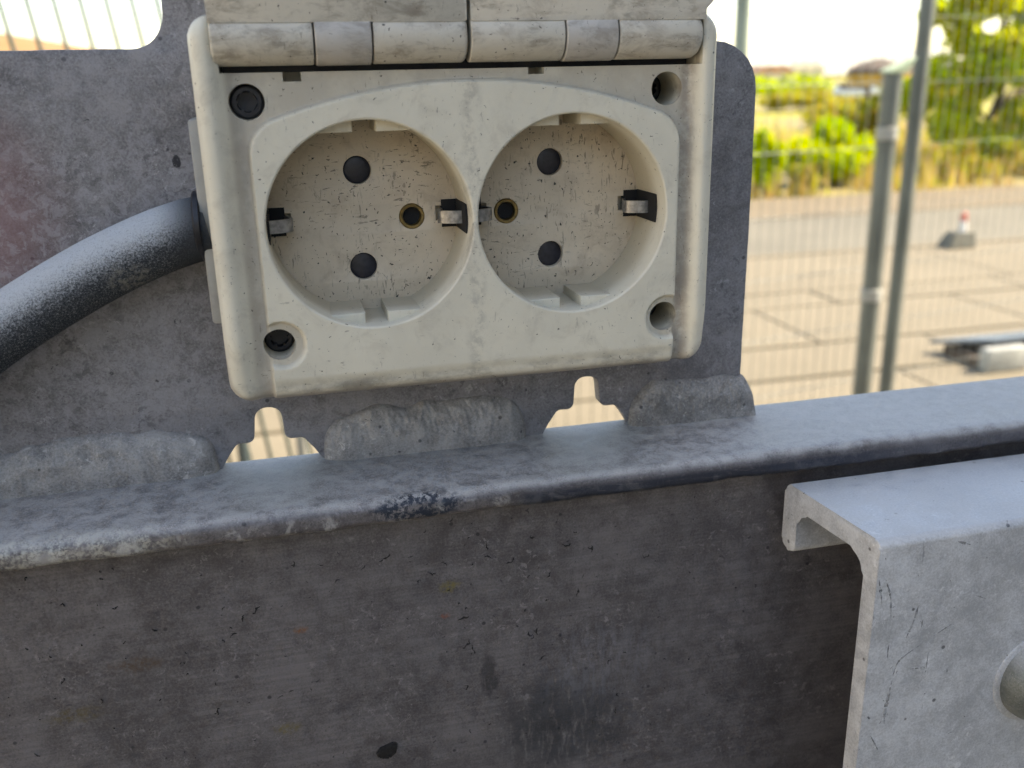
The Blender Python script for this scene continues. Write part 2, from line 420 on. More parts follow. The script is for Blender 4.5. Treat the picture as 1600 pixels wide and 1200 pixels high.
def cable_mat():
    M = Mat('dusty_rubber_cable', mm=True)
    geo = M.n.new('ShaderNodeNewGeometry'); sp = M.n.new('ShaderNodeSeparateXYZ'); M.l.new(geo.outputs['Normal'], sp.inputs[0])
    up = M.ramp(sp.outputs[2], -0.35, 0.75)                         # dust settles on the upper side
    nz = M.noise(3.0, 5, 0.85); crumb = M.noise(0.9, 6, 0.7)
    f = M.math('ADD', M.mul(up, 1.0), M.mul(M.math('SUBTRACT', nz, 0.5), 3.6))
    d = M.ramp(f, -0.1, 1.05)
    X, Y, Z = M.sep()
    d = M.mul(d, M.ramp(X, -62, -53, 1, 0.1))
    col = M.mix(M.mul(d, 0.9), (0.014, 0.019, 0.026), (0.50, 0.53, 0.56))
    col = M.mix(M.mul(M.blob((-66, 4, -8), (4, 9, 3), 0.6, 0.4, 0.3), M.ramp(crumb, 0.45, 0.6), 0.6), col, (0.24, 0.23, 0.2))
    M.set('Base Color', col); M.set('Roughness', 0.8); M.bump(nz, 0.5, 0.0005); return M.m
MT_cable = cable_mat()

# ------------------------------------------------------------------ setting: ground, slabs, road, far land
def ground_mat(name, a, b, sc=0.8, c=None, cth=(0.5, 0.62)):
    M = Mat(name); n = M.noise(sc, 7, 0.65); f = M.noise(sc*25, 4, 0.6)
    col = M.mix(M.ramp(M.math('ADD', M.mul(n, 0.7), M.mul(f, 0.3)), 0.35, 0.65), a, b)
    if c: col = M.mix(M.ramp(M.noise(sc*0.35, 5, 0.6), *cth), col, c)
    M.set('Base Color', col); M.set('Roughness', 0.9); M.bump(f, 0.3, 0.02); return M.m
MG_land = ground_mat('dry_ground', (0.20, 0.155, 0.05), (0.25, 0.20, 0.085), 0.35, (0.25, 0.23, 0.012), (0.40, 0.54))
MG_slab = ground_mat('pale_concrete', (0.15, 0.126, 0.086), (0.185, 0.156, 0.108), 0.9)
MG_joint = ground_mat('mossy_joint', (0.115, 0.102, 0.06), (0.15, 0.128, 0.085), 3)
MG_road = ground_mat('dusty_asphalt', (0.120, 0.109, 0.083), (0.152, 0.138, 0.105), 0.7)
MG_verge = ground_mat('sandy_verge', (0.135, 0.105, 0.066), (0.165, 0.13, 0.084), 1.5)
MG_hill = ground_mat('ochre_hillside', (0.22, 0.115, 0.04), (0.27, 0.165, 0.075), 0.12, (0.15, 0.12, 0.03), (0.52, 0.66))

def sheet(name, x0, x1, y0, y1, z, mat, nx=1, ny=1, fn=None):
    vs = []; fs = []
    for j in range(ny+1):
        for i in range(nx+1):
            x = x0+(x1-x0)*i/nx; y = y0+(y1-y0)*j/ny; vs.append((x, y, z if fn is None else fn(x, y)))
    for j in range(ny):
        for i in range(nx):
            a = j*(nx+1)+i; fs.append((a, a+1, a+nx+2, a+nx+1))
    return mesh(name, vs, fs, mat)
tag(sheet('ground', -1500, 1500, -600, 2200, 0, MG_land), kind='structure')
road = tag(box('road', -60, 90, 7.55, 9.62, -0.3, 0.012, MG_road), kind='structure')
verge = tag(box('verge', -60, 90, 9.62, 11.3, -0.3, 0.02, MG_verge), kind='structure')
pave = tag(box('pavement', -40, 60, -8, 7.5, -0.3, 0.006, MG_joint), kind='structure')
kerb = tag(box('kerb', -60, 90, 7.42, 7.55, -0.3, 0.035, MG_slab, bevel=0.006), kind='structure')
slab_meshes = {}
rows = [(-8, -4.6), (-4.6, -1.4), (-1.4, 1.6), (1.6, 4.14), (4.14, 4.72), (4.72, 5.62), (5.62, 6.06), (6.06, 7.42)]
for ri, (y0, y1) in enumerate(rows):
    w = 2.45 if y1-y0 > 1 else 1.6
    g = 0.016
    x = -0.05-3*w if ri < 3 else -2.6
    off = (ri % 2)*0.9
    k = (round(w, 2), round(y1-y0, 2), g)
    if k not in slab_meshes:
        bm = bmesh.new(); bm_box(bm, g/2, w-g/2, 0.02, y1-y0-0.02, -0.1, 0.03, bevel=0.008)
        me = bpy.data.meshes.new('slab'); bmesh.ops.recalc_face_normals(bm, faces=bm.faces); bm.to_mesh(me); bm.free()
        me.materials.append(MG_slab); slab_meshes[k] = me
    n = int((12-x)/w) if ri > 2 else 7
    for i in range(n):
        o = bpy.data.objects.new('slab', slab_meshes[k]); COL.objects.link(o); o.parent = pave
        o.location = (x+off+i*w, y0, rng.uniform(-0.003, 0.003))

def hillz(x, y):
    a = (x+34)/36; b = (y-86)/30
    h = 7.6*math.exp(-a*a-b*b) - 0.6
    return h + 0.5*mnoise.noise(Vector((x*0.08, y*0.08, 3)))
tag(sheet('hill', -140, 60, 45, 150, 0, MG_hill, 70, 40, hillz), kind='structure')
def ridgez(x, y):
    b = (y-620)/150
    return (17+8*mnoise.noise(Vector((x*0.004, 1.3, 2)))+3*mnoise.noise(Vector((x*0.02, 4.3, 2))))*math.exp(-b*b)-1
MG_ridge = ground_mat('distant_ridge', (0.30, 0.31, 0.27), (0.38, 0.37, 0.31), 0.02)
tag(sheet('distant_hills', -200, 900, 420, 800, 0, MG_ridge, 110, 16, ridgez), kind='structure')

# ------------------------------------------------------------------ unseen sun blocker and bounce walls, added to shape the light on the workpiece
M_blocker = plain('blocker_paint', (0.30, 0.31, 0.315), 0.55, 0.0, 0.15, 3)
blocker = empty('shade_blocker', (1.9, -1.9, 0), 'unseen tall grey block added right of the camera to shade the workpiece', 'light blocker')
box('body', 0.86, 3.2, -5.2, 0.36, 0.16, 3.0, M_blocker, blocker)
box('roof_edge', 0.80, 3.26, -5.26, 0.42, 3.003, 3.06, M_blocker, blocker)
for i in range(22): box('wall_rib', 0.825, 0.857, -5.1+i*0.25, -4.98+i*0.25, 0.22, 2.95, M_blocker, blocker)
bw = empty('bounce_wall', (-3.0, -2.9, 0), 'unseen cream wall added behind the camera to bounce warm light', 'wall')  # added wall: cuts blue sky from the front and bounces warm light
M_wallp = plain('sand_render', (0.66, 0.60, 0.50), 0.85, 0, 0.08, 3)
box('wall_panel', -7.5, 0.80, -3.1, -2.9, 0.035, 2.3, M_wallp, bw)
box('side_bounce_wall', -3.85, -3.65, -2.895, 1.2, 0.035, 2.6, M_wallp, bw)  # added at left, out of view, to bounce sunlight onto the socket
box('coping', -7.55, 0.80, -3.14, -2.86, 2.303, 2.36, M_wallp, bw)
for bx_ in (0.9, 3.0): 
    for by_ in (-5.1, 0.2): box('corner_block', bx_, bx_+0.15, by_, by_+0.14, 0.035, 0.157, M_blocker, blocker)

# ------------------------------------------------------------------ mounting plate
plate = empty('mounting_plate', P(0, 21, -54), 'dull grey aluminium plate standing on the rail, carrying the white socket', 'plate')
def notch(cx):                      # from right to left along the lower edge
    h = [(12.0, -56.2, 0), (9.4, -51.9, 1.6), (7.3, -49.0, 1.6), (3.4, -49.0, 1.7), (2.75, -41.2, 2.6)]
    return [(cx+a, z, r) for a, z, r in h] + [(cx-a, z, r) for a, z, r in reversed(h)]
outer = [(-190, 70, 6), (-190, -56.2, 0)] + [] 
low = list(reversed(notch(30.0) [:] )) 
outl = [(-190, -56.2, 0)] + list(reversed(notch(-44.2))) + list(reversed(notch(30.0))) + \
       [(70.2, -56.2, 0), (70.4, 0, 40), (70.0, 33.8, 10.5), (22, 33.8, 8), (6, 66, 8), (-190, 66, 6)]
hole = [(-170, 33.75, 6), (-56.0, 33.75, 6.5), (-54.6, 55, 6.5), (-170, 55, 6)]
def dense(lp, step=2.5, wob=0.12):
    out = []
    for i in range(len(lp)):
        a, b = Vector(lp[i-1]), Vector(lp[i]); n = max(1, int((b-a).length/step)) if (b-a).length < 140 else 1
        for k in range(n):
            p = a.lerp(b, k/n)
            q = Vector((p.x*0.22, p.y*0.22, 1.7)); out.append((p.x+wob*mnoise.noise(q), p.y+wob*mnoise.noise(q+Vector((9, 4, 1)))))
    return out
curve_plate('panel', [dense(round_poly(outl, 7)), dense(round_poly(hole, 8))], 3.6, 0.3,
            lambda u, v, w: P(u, 21.4-w, v), MT_plate, plate)

def weld(x0, x1, hgt, wid, lump, ring, seed, flare=0):
    nu, nv = 220, 26; vs, fs = [], []
    for i in range(nu+1):
        u = i/nu; x = x0+(x1-x0)*u
        dl = x-x0; dr = x1-x; e = 7.5
        s = 1.0
        if flare: hgt2 = 1+0.0*dr
        if x0 > -150 and dl < e: s = min(s, math.sqrt(max(0, 1-(1-dl/e)**2)))
        if not flare and dr < e: s = min(s, math.sqrt(max(0, 1-(1-dr/e)**2)))
        hh = hgt*(0.25+0.75*s) if s > 0 else 0
        hh = hgt*s**0.7*(1+lump*math.sin(x*0.15+seed)+0.16*mnoise.noise(Vector((x*0.17, seed, 0))))
        ww = wid*s**0.9*(1+0.10*mnoise.noise(Vector((x*0.25, seed+5, 0))))
        for j in range(nv+1):
            a = (j/nv)*math.pi/2
            z = -54.7 + hh*math.cos(a)**0.75 - (0.0 if s < 1 else 0); y = 19.75 - ww*(math.sin(a)**1.2)
            ph = (x + 0.055*(z+50)**2)/1.25
            if ring:
                for rx, rz, rad in ring:
                    d = math.hypot(x-rx, (z-rz))
                    if d < rad: ph = d/0.95
            amp = 0.05*s*max(0.0, 0.25+0.75*math.sin(x*0.23+seed))
            y -= amp*math.sin(ph*2*math.pi) * math.sin(a*2)**0.5 if 0 < j < nv else 0
            y -= 0.75*s*mnoise.noise(Vector((x*0.3, z*0.3, seed)))*math.sin(2*a) + 0.32*s*mnoise.noise(Vector((x*1.1, z*1.1, seed)))*math.sin(2*a)
            fx = 0.0
            if flare and dr < 9: fx = -3.2*(1-dr/9)*(1-j/nv)**0.8
            vs.append(P(x+fx, y, z))
    if flare:
        for j in range(nv+1):
            x_, y_, z_ = vs[nu*(nv+1)+j]; vs.append((x_-0.0004, 0.0235, z_))
        nu += 1
    for i in range(nu):
        for j in range(nv):
            a = i*(nv+1)+j; fs.append((a, a+1, a+nv+2, a+nv+1))
    return mesh('weld_bead', vs, fs, MT_weld, plate, True)
weld(-185, -55.6, 10.6, 3.6, 0.07, None, 1.0)
weld(-32.8, 14.6, 11.0, 3.4, 0.04, [(-25, -49, 6.5)], 2.6)
weld(40.6, 73.4, 10.8, 3.4, 0.03, [(48.5, -49.3, 6.4)], 4.4, flare=1)

# ------------------------------------------------------------------ rail: flange, rounded nose and deep web, one extrusion
rail = empty('side_rail', P(0, 0, -330), 'long weathered aluminium rail with flat top flange and deep dark web', 'rail')
prof = round_poly([(24.0, -54.5, 1.2), (-7.6, -54.5, 3.4), (-7.6, -59.9, 1.6), (-2.0, -60.1, 1.2), (-2.0, -330, 0.5), (2.6, -330, 0.5), (2.6, -59.6, 3), (24.0, -59.2, 1.0)], 6)
pp = []
for i in range(len(prof)):
    a, b = Vector(prof[i]), Vector(prof[(i+1) % len(prof)])
    L = (b-a).length; n = 1 if L < 2.2 else (max(1, int(L/2.4)) if L < 40 else 40)
    for k in range(n): pp.append(a.lerp(b, k/n))
xs = [-420, -300, -200] + list(np.arange(-140, 200.1, 0.8)) + [260, 420]
vs, fs = [], []
for x in xs:
    for p in pp:
        y, z = p.x, p.y
        nose = max(0, min(1, (-3-y)/3))*(1 if z > -61 else 0)
        q = Vector((x*0.12, z*0.25, y*0.2)); n1 = mnoise.noise(q); n2 = mnoise.noise(q*4.5)
        if nose > 0: y += nose*(0.30*n1+0.14*n2); z += nose*(0.34*mnoise.noise(q+Vector((3, 7, 1)))+0.12*n2)
        elif z < -61: y += 0.22*mnoise.noise(Vector((x*0.02, z*0.02, 5)))
        else: z += 0.06*n1
        vs.append(P(x, y, z))
K = len(pp)
for i in range(len(xs)-1):
    for k in range(K): fs.append((i*K+k, i*K+(k+1) % K, (i+1)*K+(k+1) % K, (i+1)*K+k))
fs.append(tuple(range(K))); fs.append(tuple((len(xs)-1)*K+k for k in range(K)))
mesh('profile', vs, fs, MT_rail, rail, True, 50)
# crumbs of dark dirt stuck to the web
def crumb(vs, fs, x, z, s, curl, y=-2.0, ang=None):
    a0 = rng.uniform(0, 6.28) if ang is None else ang; n = 6; b = len(vs)
    for k in range(n+1):
        t = k/n-0.5; c = a0+curl*t
        px = x+s*(math.sin(c)-math.sin(a0))/(curl or 1e-3)+rng.gauss(0, 0.06)*s; pz = z+s*(-math.cos(c)+math.cos(a0))/(curl or 1e-3)+rng.gauss(0, 0.06)*s
        w = s*0.085*(1.05-abs(t)*1.6)*rng.choice((0.4, 1.0, 1.6, 2.3))
        nx, nz = -math.sin(c), math.cos(c)
        yy = y-0.12
        vs += [P(px+nx*w, y+0.25, pz+nz*w), P(px+nx*w*0.6, yy, pz+nz*w*0.6), P(px-nx*w*0.6, yy, pz-nz*w*0.6), P(px-nx*w, y+0.25, pz-nz*w)]
    for k in range(n):
        for j in range(3): fs.append((b+k*4+j, b+k*4+j+1, b+k*4+j+5, b+k*4+j+4))
    fs.append((b, b+1, b+2, b+3)); e = b+n*4; fs.append((e, e+1, e+2, e+3))
vs, fs = [], []
for x, z, s, c in ((-0.3, -70.7, 2.6, 0.8), (10.2, -70.4, 2.4, 3.4), (18.3, -73.5, 3.2, 2.4), (5.5, -75.6, 3.0, 2.2), (24.4, -75, 2.2, 1.5), (37.2, -79.1, 3, 2.6),
                   (-22.2, -70.4, 3.2, 1.2), (-27.1, -71.9, 1.8, 1), (-12.4, -75.8, 2, 2), (-15.7, -77, 2, 3), (14.1, -80.3, 2, 0.8), (21, -85.7, 2.8, 1.3),
                   (9.1, -79.8, 1.3, 2), (-6.9, -83.9, 1.5, 5), (-5.3, -85.4, 1.3, 4), (-5.9, -88, 3.0, 0.5), (-5.4, -94.9, 3.6, 0.9), (-4.2, -96.5, 3.2, 1.2), (12, -101.5, 2.2, 1.4),
                   (10.8, -94.4, 2.8, 0.7), (18.9, -87.5, 1.2, 1), (13.5, -86.5, 1.2, 1), (-50, -78, 2.2, 1.3), (-53, -80, 2, 1), (-33, -74, 2, 2), (-36, -70, 1.6, 1)):
    crumb(vs, fs, x, z, s*0.8, c)
for i in range(34):
    crumb(vs, fs, rng.uniform(-100, 45), rng.uniform(-125, -63), rng.uniform(0.9, 1.9), rng.uniform(0.6, 3.5))
for i in range(190):
    x = rng.uniform(-105, 62); z = rng.uniform(-128, -64) + 0.0
    crumb(vs, fs, x, z, abs(rng.gauss(0.3, 0.25))+0.2, rng.uniform(0.3, 4))
tag(mesh('dirt_crumbs', vs, fs, plain('dirt_crumbs', (0.024, 0.022, 0.022), 0.8, 0, 0.5, 900), rail), kind='stuff')
M_chip = plain('black_paint', (0.012, 0.012, 0.014), 0.4, 0, 0.6, 1500)
chip = [(-2.6, -0.6, .6), (-1.5, 0.9, .5), (1.4, 1.9, .5), (2.6, 1.4, .4), (2.1, -1.0, .6), (0.6, -2.3, .6), (-1.4, -2.0, .6)]
prism('paint_chip', [(a-25.2, b-119.2) for a, b in round_poly(chip, 4)], -2.5, -1.7, lambda u, v, w: P(u, w, v), M_chip, rail, 0.12)

# ------------------------------------------------------------------ short lipped beam at the right with dome bolt
beam = empty('lipped_beam', P(120, -24, -330), 'lighter aluminium C-profile beam in front of the rail, cut end showing', 'beam')
bp = round_poly([(-7.0, -62, 2.2), (-38.6, -62, 1.8), (-38.6, -330, 0.6), (-34.7, -330, 0.6), (-34.7, -66.9, 4.6), (-12.2, -66.9, 3.4), (-12.2, -78.2, 2.3), (-7.0, -78.2, 2.3)], 7)
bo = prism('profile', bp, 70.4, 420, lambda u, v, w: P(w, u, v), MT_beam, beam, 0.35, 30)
for v in bo.data.vertices:
    if v.co.x < 0.08:
        y = v.co.y*1000; z = (v.co.z-HZ)*1000
        v.co.x += (-(y+22)/31.5*3.0 + 0.18*mnoise.noise(Vector((y*0.5, z*0.5, 2))) )*0.001
vs, fs = [], []
for ln, wd in (([(72.4, -70.3), (73.2, -73.5), (73.9, -77.0)], 0.16), ([(74.0, -70.6), (75.6, -75), (76.3, -80.1)], 0.2), ([(82.5, -78.0), (81.7, -82), (80.5, -85.3)], 0.34),
               ([(91.2, -83.9), (87.2, -86.0)], 0.14), ([(84.2, -87.6), (79.6, -90.6), (78.4, -94)], 0.22), ([(78.4, -95), (78.0, -98.4), (77.5, -103), (77.7, -105.9)], 0.42),
               ([(86.4, -90.0), (86.4, -94.8)], 0.12), ([(82.1, -93.2), (86.1, -93.6)], 0.12), ([(96.2, -77.9), (98.8, -79.1)], 0.14), ([(74.7, -108.5), (77.0, -112.7)], 0.2), ([(90, -64.5), (93, -65.6)], 0.3)):
    sp = spline([(a_, b_, 0) for a_, b_ in ln], 10)
    for i, p in enumerate(sp):
        t_ = (sp[min(i+1, len(sp)-1)]-sp[max(i-1, 0)]).normalized(); w_ = wd*math.sin(math.pi*(i+0.4)/len(sp))**0.6*rng.uniform(0.35, 1.15)
        if i and rng.random() > 0.16:
            b_ = len(vs); q_ = sp[i-1]
            vs += [P(q_.x-t_.y*w_, -38.66, q_.y+t_.x*w_), P(q_.x+t_.y*w_, -38.66, q_.y-t_.x*w_), P(p.x+t_.y*w_, -38.66, p.y-t_.x*w_), P(p.x-t_.y*w_, -38.66, p.y+t_.x*w_)]
            vs += [P(q_.x-t_.y*w_, -38.3, q_.y+t_.x*w_), P(q_.x+t_.y*w_, -38.3, q_.y-t_.x*w_), P(p.x+t_.y*w_, -38.3, p.y-t_.x*w_), P(p.x-t_.y*w_, -38.3, p.y+t_.x*w_)]
            fs += [(b_, b_+1, b_+2, b_+3), (b_, b_+1, b_+5, b_+4), (b_+1, b_+2, b_+6, b_+5), (b_+2, b_+3, b_+7, b_+6), (b_+3, b_, b_+4, b_+7)]
tag(mesh('rub_marks', vs, fs, plain('rubber_smear', (0.26, 0.265, 0.27), 0.8, 0, 0.5, 900), beam), kind='stuff')
dome = [(9.9, 0.2), (9.9, -1.2)] + [(9.9*math.cos(a), -1.2-7.2*math.sin(a)) for a in (0.2, 0.45, 0.7, 0.95, 1.2, 1.42)] + [(0.2, -8.4)]
lathe('bolt_head', dome, (115.6, -38.5, -101.4), 'Y', MT_bolt, beam, 40, P, 60)
lathe('washer', [(11.3, 0.1), (11.3, -0.3), (11.0, -0.5), (9.5, -0.5)], (115.6, -38.5, -101.4), 'Y', MT_beam, beam, 40, P, 40)

# ------------------------------------------------------------------ double socket
sock = empty('double_socket', P(0, 18, -32), 'dirty white double power socket with open hinged lids screwed to the plate', 'socket')
dx = 0.34
gx = np.arange(-51.2, 52.2, dx); gz = np.arange(-34.9, 39.7, dx)
X, Z = np.meshgrid(gx, gz)
def rr_sdf(x, z, cx, cz, hx, hz, r):
    qx = np.abs(x-cx)-hx+r; qz = np.abs(z-cz)-hz+r
    return -(np.minimum(np.maximum(qx, qz), 0)+np.hypot(np.maximum(qx, 0), np.maximum(qz, 0))-r)
dout = rr_sdf(X, Z, 0.4, 2.45, 50.6, 36.15, 4.6)
edge = np.where(dout < 2.6, 2.6-np.sqrt(np.maximum(0, 2.6**2-(2.6-np.clip(dout, 0, 2.6))**2)), 0)
a = 42.6-np.abs(X-0.9); b = (26.7-6.9*(np.abs(X-0.3)/39)**2-Z)*0.96
k = 5.0; hh = np.clip(0.5+0.5*(b-a)/k, 0, 1); dins = b*(1-hh)+a*hh-k*hh*(1-hh)
ins = sstep(-0.42, 0.32, dins)
for hx, hz in ((-39.8, -22.2), (41.3, -22.9)):
    ins = ins*(0.35+0.65*sstep(4.2, 5.0, np.hypot(X-hx-0.4, Z-hz)))
H = -1.9+1.9*ins
H = np.where(Z < -28.0, H-0.5*ins*sstep(-28.8, -31.2, Z), H)
fd = sstep(-32.0, -20.0, Z)
rl = sstep(-42.9, -47.6, X); H = H*(1-rl)+(1.3*fd-0.2*(1-fd))*rl
rr = sstep(45.3, 48.2, X); H = H*(1-rr)+(0.9*fd-0.35*(1-fd))*rr
H = H-edge
vs = []; nzr, nxr = X.shape
for j in range(nzr):
    for i in range(nxr):
        w = 0.05*mnoise.noise(Vector((X[j, i]*0.12, Z[j, i]*0.12, 0)))
        vs.append(P(X[j, i], -H[j, i]+w, Z[j, i]))
fs = [(j*nxr+i, j*nxr+i+1, (j+1)*nxr+i+1, (j+1)*nxr+i) for j in range(nzr-1) for i in range(nxr-1)]
bd = [i for i in range(nxr)] + [j*nxr+nxr-1 for j in range(1, nzr)] + [(nzr-1)*nxr+i for i in range(nxr-2, -1, -1)] + [j*nxr for j in range(nzr-2, 0, -1)]
base = len(vs)
for q in bd: vs.append((vs[q][0], 0.0192, vs[q][2]))
n = len(bd)
for i in range(n): fs.append((bd[i], bd[(i+1) % n], base+(i+1) % n, base+i))
fs.append(tuple(base+i for i in range(n)))
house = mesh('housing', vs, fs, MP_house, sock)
WELLS = ((-20.2, 0.1), (20.8, 0.1)); WR = 19.9
cut = []
def cyl_cut(cx, cz, r, depth, fil=0.5, front=-6, n=96):
    pr = [(r+fil+2.5, front), (r+fil+2.5, front+0.1), (r+fil, -0.02)] if False else [(r+fil, front), (r+fil, -0.0)]
    pr += [(r+fil*(1-math.sin(t)), fil*(1-math.cos(t))) for t in (0.5, 1.0, 1.57)]
    pr += [(r-0.25 if depth > 10 else r, depth)]
    v, f = lathe_mesh(pr, (cx, 0, cz), 'Y', n, P); return mesh('c', v, f)
def box_cut(x0, x1, y0, y1, z0, z1):
    bm = bmesh.new(); bm_box(bm, x0, x1, y0, y1, z0, z1, P); return from_bm('c', bm)
pl = prism('c', round_poly([(-50.2, -33.7, 4.6), (51.0, -33.7, 4.6), (51.0, 38.6, 4.2), (-50.2, 38.6, 4.2)], 10), -8, 17.7, lambda u, v, w: P(u, w, v), None)
boolean(house, [pl], 'INTERSECT')
for cx, cz in WELLS: cut.append(cyl_cut(cx, cz, WR, 17.3))
HOLES = ((-41.2, 23.7, 3.25), (40.9, 24.2, 3.3), (-39.8, -22.2, 3.15), (41.3, -22.9, 3.2))
for hx, hz, r in HOLES: cut.append(cyl_cut(hx, hz, r, 15.5, 0.35, n=40))
cut.append(box_cut(-45.4, 47.4, -9, 12.5, 28.75, 48))
cut.append(box_cut(-34.4, -31.1, -9, 8, 27.1, 29.5)); cut.append(box_cut(12.0, 15.2, -9, 8, 27.5, 29.5))
for x0, x1 in ((-42.2, -37.6), (-3.6, -0.15), (0.65, 4.1), (37.6, 42.6)): cut.append(box_cut(x0, x1, 5.2, 17.2, -3.1, 2.9))
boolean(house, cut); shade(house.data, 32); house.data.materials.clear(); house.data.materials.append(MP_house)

def screw(hx, hz, y, r):
    v = [(r, 3), (r, 0.5), (r-0.5, 0), (r*0.62, 0), (r*0.56, 1.6), (0.05, 1.7)]
    s = lathe('screw', v, (hx, y, hz), 'Y', MP_black, sock, 32, P, 35)
    bm = bmesh.new()
    for k in range(3):
        an = k*math.pi/3
        for s2 in (-1, 1):
            c = (hx+s2*math.cos(an)*r*0.60, hz+s2*math.sin(an)*r*0.60)
            bm_box(bm, c[0]-0.28, c[0]+0.28, y+0.1, y+1.5, c[1]-0.28, c[1]+0.28, P)
    from_bm('drive_recess', bm, MP_steel if False else MP_black, s)
for (hx, hz, r), dy in zip(HOLES, (3.2, 12.0, 6.5, 12.0)): screw(hx, hz, dy, r-0.15)

for si, (cx, cz) in enumerate(WELLS):
    sg = -1 if si == 0 else 1
    px = -21.1 if si == 0 else 20.1; ex = -10.3 if si == 0 else 10.2
    # contact plate with round openings
    circ = [(cx+19.72*math.cos(t), cz+19.72*math.sin(t)) for t in np.linspace(0, 2*math.pi, 96, endpoint=False)]
    holes = [[(ax+rad*math.cos(t), az+rad*math.sin(t)) for t in np.linspace(0, 2*math.pi, 36, endpoint=False)]
             for ax, az, rad in ((px, 9.6, 2.85), (px, -10.35, 2.85), (ex, -0.4, 2.7))]
    slots = []
    for e in (-1, 1):
        c0 = cx+e*15.0; c1 = cx+e*17.3; c2 = cx+e*19.9
        xa, xb = sorted((c0, c1))
        slots.append([(xa, -1.55), (xb, -1.55), (xb, 1.5), (xa, 1.5)])
    fl = curve_plate('contact_plate', [circ]+holes+slots, 1.7, 0.15, lambda u, v, w: P(u, 16.35-w, v), MP_floor, sock)
    for az in (9.6, -10.35):
        lathe('pin_shutter', [(2.95, 0.5), (2.95, 0.15), (2.6, 0), (0.02, -0.1)], (px, 16.85, az), 'Y', MP_shutter, fl, 32, P, 40)
    lathe('earth_sleeve', [(2.66, 1.2), (2.66, -0.25), (2.5, -0.4), (2.0, -0.35), (1.85, 0.1), (1.85, 1.2)], (ex, 15.8, -0.4), 'Y', MP_brass, fl, 32, P, 40, caps=False)
    lathe('bore_shade', [(1.9, 1.2), (0.02, 1.25)], (ex, 15.9, -0.4), 'Y', MP_void, fl, 24, P, 40, caps=False)  # black disc in place of the shade down the sleeve
    for e in (-1, 1):               # spring clip: strip rising out of the floor slot and bending to the wall
        w = [(cx+e*16.4, 16.4), (cx+e*15.7, 13.6), (cx+e*15.0, 11.8), (cx+e*15.3, 10.6), (cx+e*16.8, 9.6), (cx+e*18.4, 9.0), (cx+e*19.7, 8.9)]
        sp = spline([(a, b, 0) for a, b in w], 5); z0, z1 = -1.5, 1.1
        vs, fs = [], []
        for i, p in enumerate(sp):
            t = (sp[min(i+1, len(sp)-1)]-sp[max(i-1, 0)]).normalized(); nx, ny = -t.y*0.28, t.x*0.28
            vs += [P(p.x+nx, p.y+ny, z0), P(p.x-nx, p.y-ny, z0), P(p.x-nx, p.y-ny, z1), P(p.x+nx, p.y+ny, z1)]
        for i in range(len(sp)-1):
            for j in range(4): fs.append((i*4+j, i*4+(j+1) % 4, i*4+4+(j+1) % 4, i*4+4+j))
        fs += [(0, 1, 2, 3), tuple(len(vs)-4+j for j in range(4))]
        mesh('earth_clip', vs, fs, MP_steel, sock, True, 40)
        inner = (e > 0) == (si == 0)
        xo = (-0.22 if si == 0 else 0.74) if inner else cx+e*21.6
        xa, xb = sorted((cx+e*19.35, xo)); xc, xd = sorted((cx+e*16.2, cx+e*19.3))
        box('pocket_shade', xa, xb, 4.6, 16.2, -3.05, 2.85, MP_void, sock, P)  # solid black blocks painting the shade of a deep pocket
        box('pocket_shade', xc, xd, 15.3, 17.0, -3.0, 2.8, MP_void, sock, P)
    for top in (1, -1):
        for e in (-1, 1):
            zc = 17.6; a0 = math.asin(zc/20.05); a1 = math.acos(2.25/20.05)
            arc = [(math.cos(t)*20.1, math.sin(t)*20.1) for t in np.linspace(a0, a1, 10)]
            pts = [(cx+e*u, cz+top*v) for u, v in arc] + [(cx+e*2.25, cz+top*zc)]
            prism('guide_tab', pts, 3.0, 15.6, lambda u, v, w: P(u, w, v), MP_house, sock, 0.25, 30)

# hinge: base knuckles, two lids with their barrels
box('hinge_gap_blocker', -45.2, 47.2, 6.9, 16.8, 28.85, 37.6, MP_black, sock, P)  # unseen black block added to keep light out of the hinge gap
def barrel(name, x0, x1, r, mat, parent, e0=0.3, e1=0.3):
    pr = [(0.02, x0), (r-e0, x0)] + [(r-e0*(1-math.sin(t)), x0+e0*(1-math.cos(t))) for t in (0.4, 0.8, 1.2, 1.57)]
    pr += [(r-e1*(1-math.sin(t)), x1-e1*(1-math.cos(t))) for t in (1.57, 1.2, 0.8, 0.4)] + [(r-e1, x1), (0.02, x1)]
    return lathe(name, pr, (0, 2.0, 34.4), 'X', mat, parent, 56, P, 40, caps=False)
for x0, x1 in ((-28.25, -18.15), (18.65, 28.95)):
    barrel('hinge_knuckle', x0, x1, 4.7, MP_knuckle, sock)
for name, pts, segs, e in (('left', None, ((-46.3, -28.55), (-17.85, -0.45)), (0.6, 0.3, 0.3, 0.9)), ('right', None, ((0.2, 18.35), (29.25, 47.1)), (0.3, 0.3, 0.3, 2.2))):
    if name == 'left': lp = [(-46.4, 37.0, 0.3), (-0.5, 37.0, 0.3), (-0.5, 84, 2), (-46.8, 84, 5)]
    else: lp = [(0.25, 37.0, 0.3), (47.2, 37.0, 0.3), (47.2, 38.9, 0.4), (50.6, 42.4, 2), (50.6, 84, 5), (0.25, 84, 2)]
    ld = prism('lid', round_poly(lp, 6), -1.9, 3.2, lambda u, v, w: P(u, w, v), MP_lid, sock, 0.5, 35)
    barrel('lid_barrel', *segs[0], 4.55, MP_lid, ld, e[0], e[1]); barrel('lid_barrel', *segs[1], 4.55, MP_lid, ld, e[2], e[3])
box('side_flange', -52.3, -48.0, 6.4, 19.4, -18.3, 20.9, MP_flange, sock, P, 0.0006)

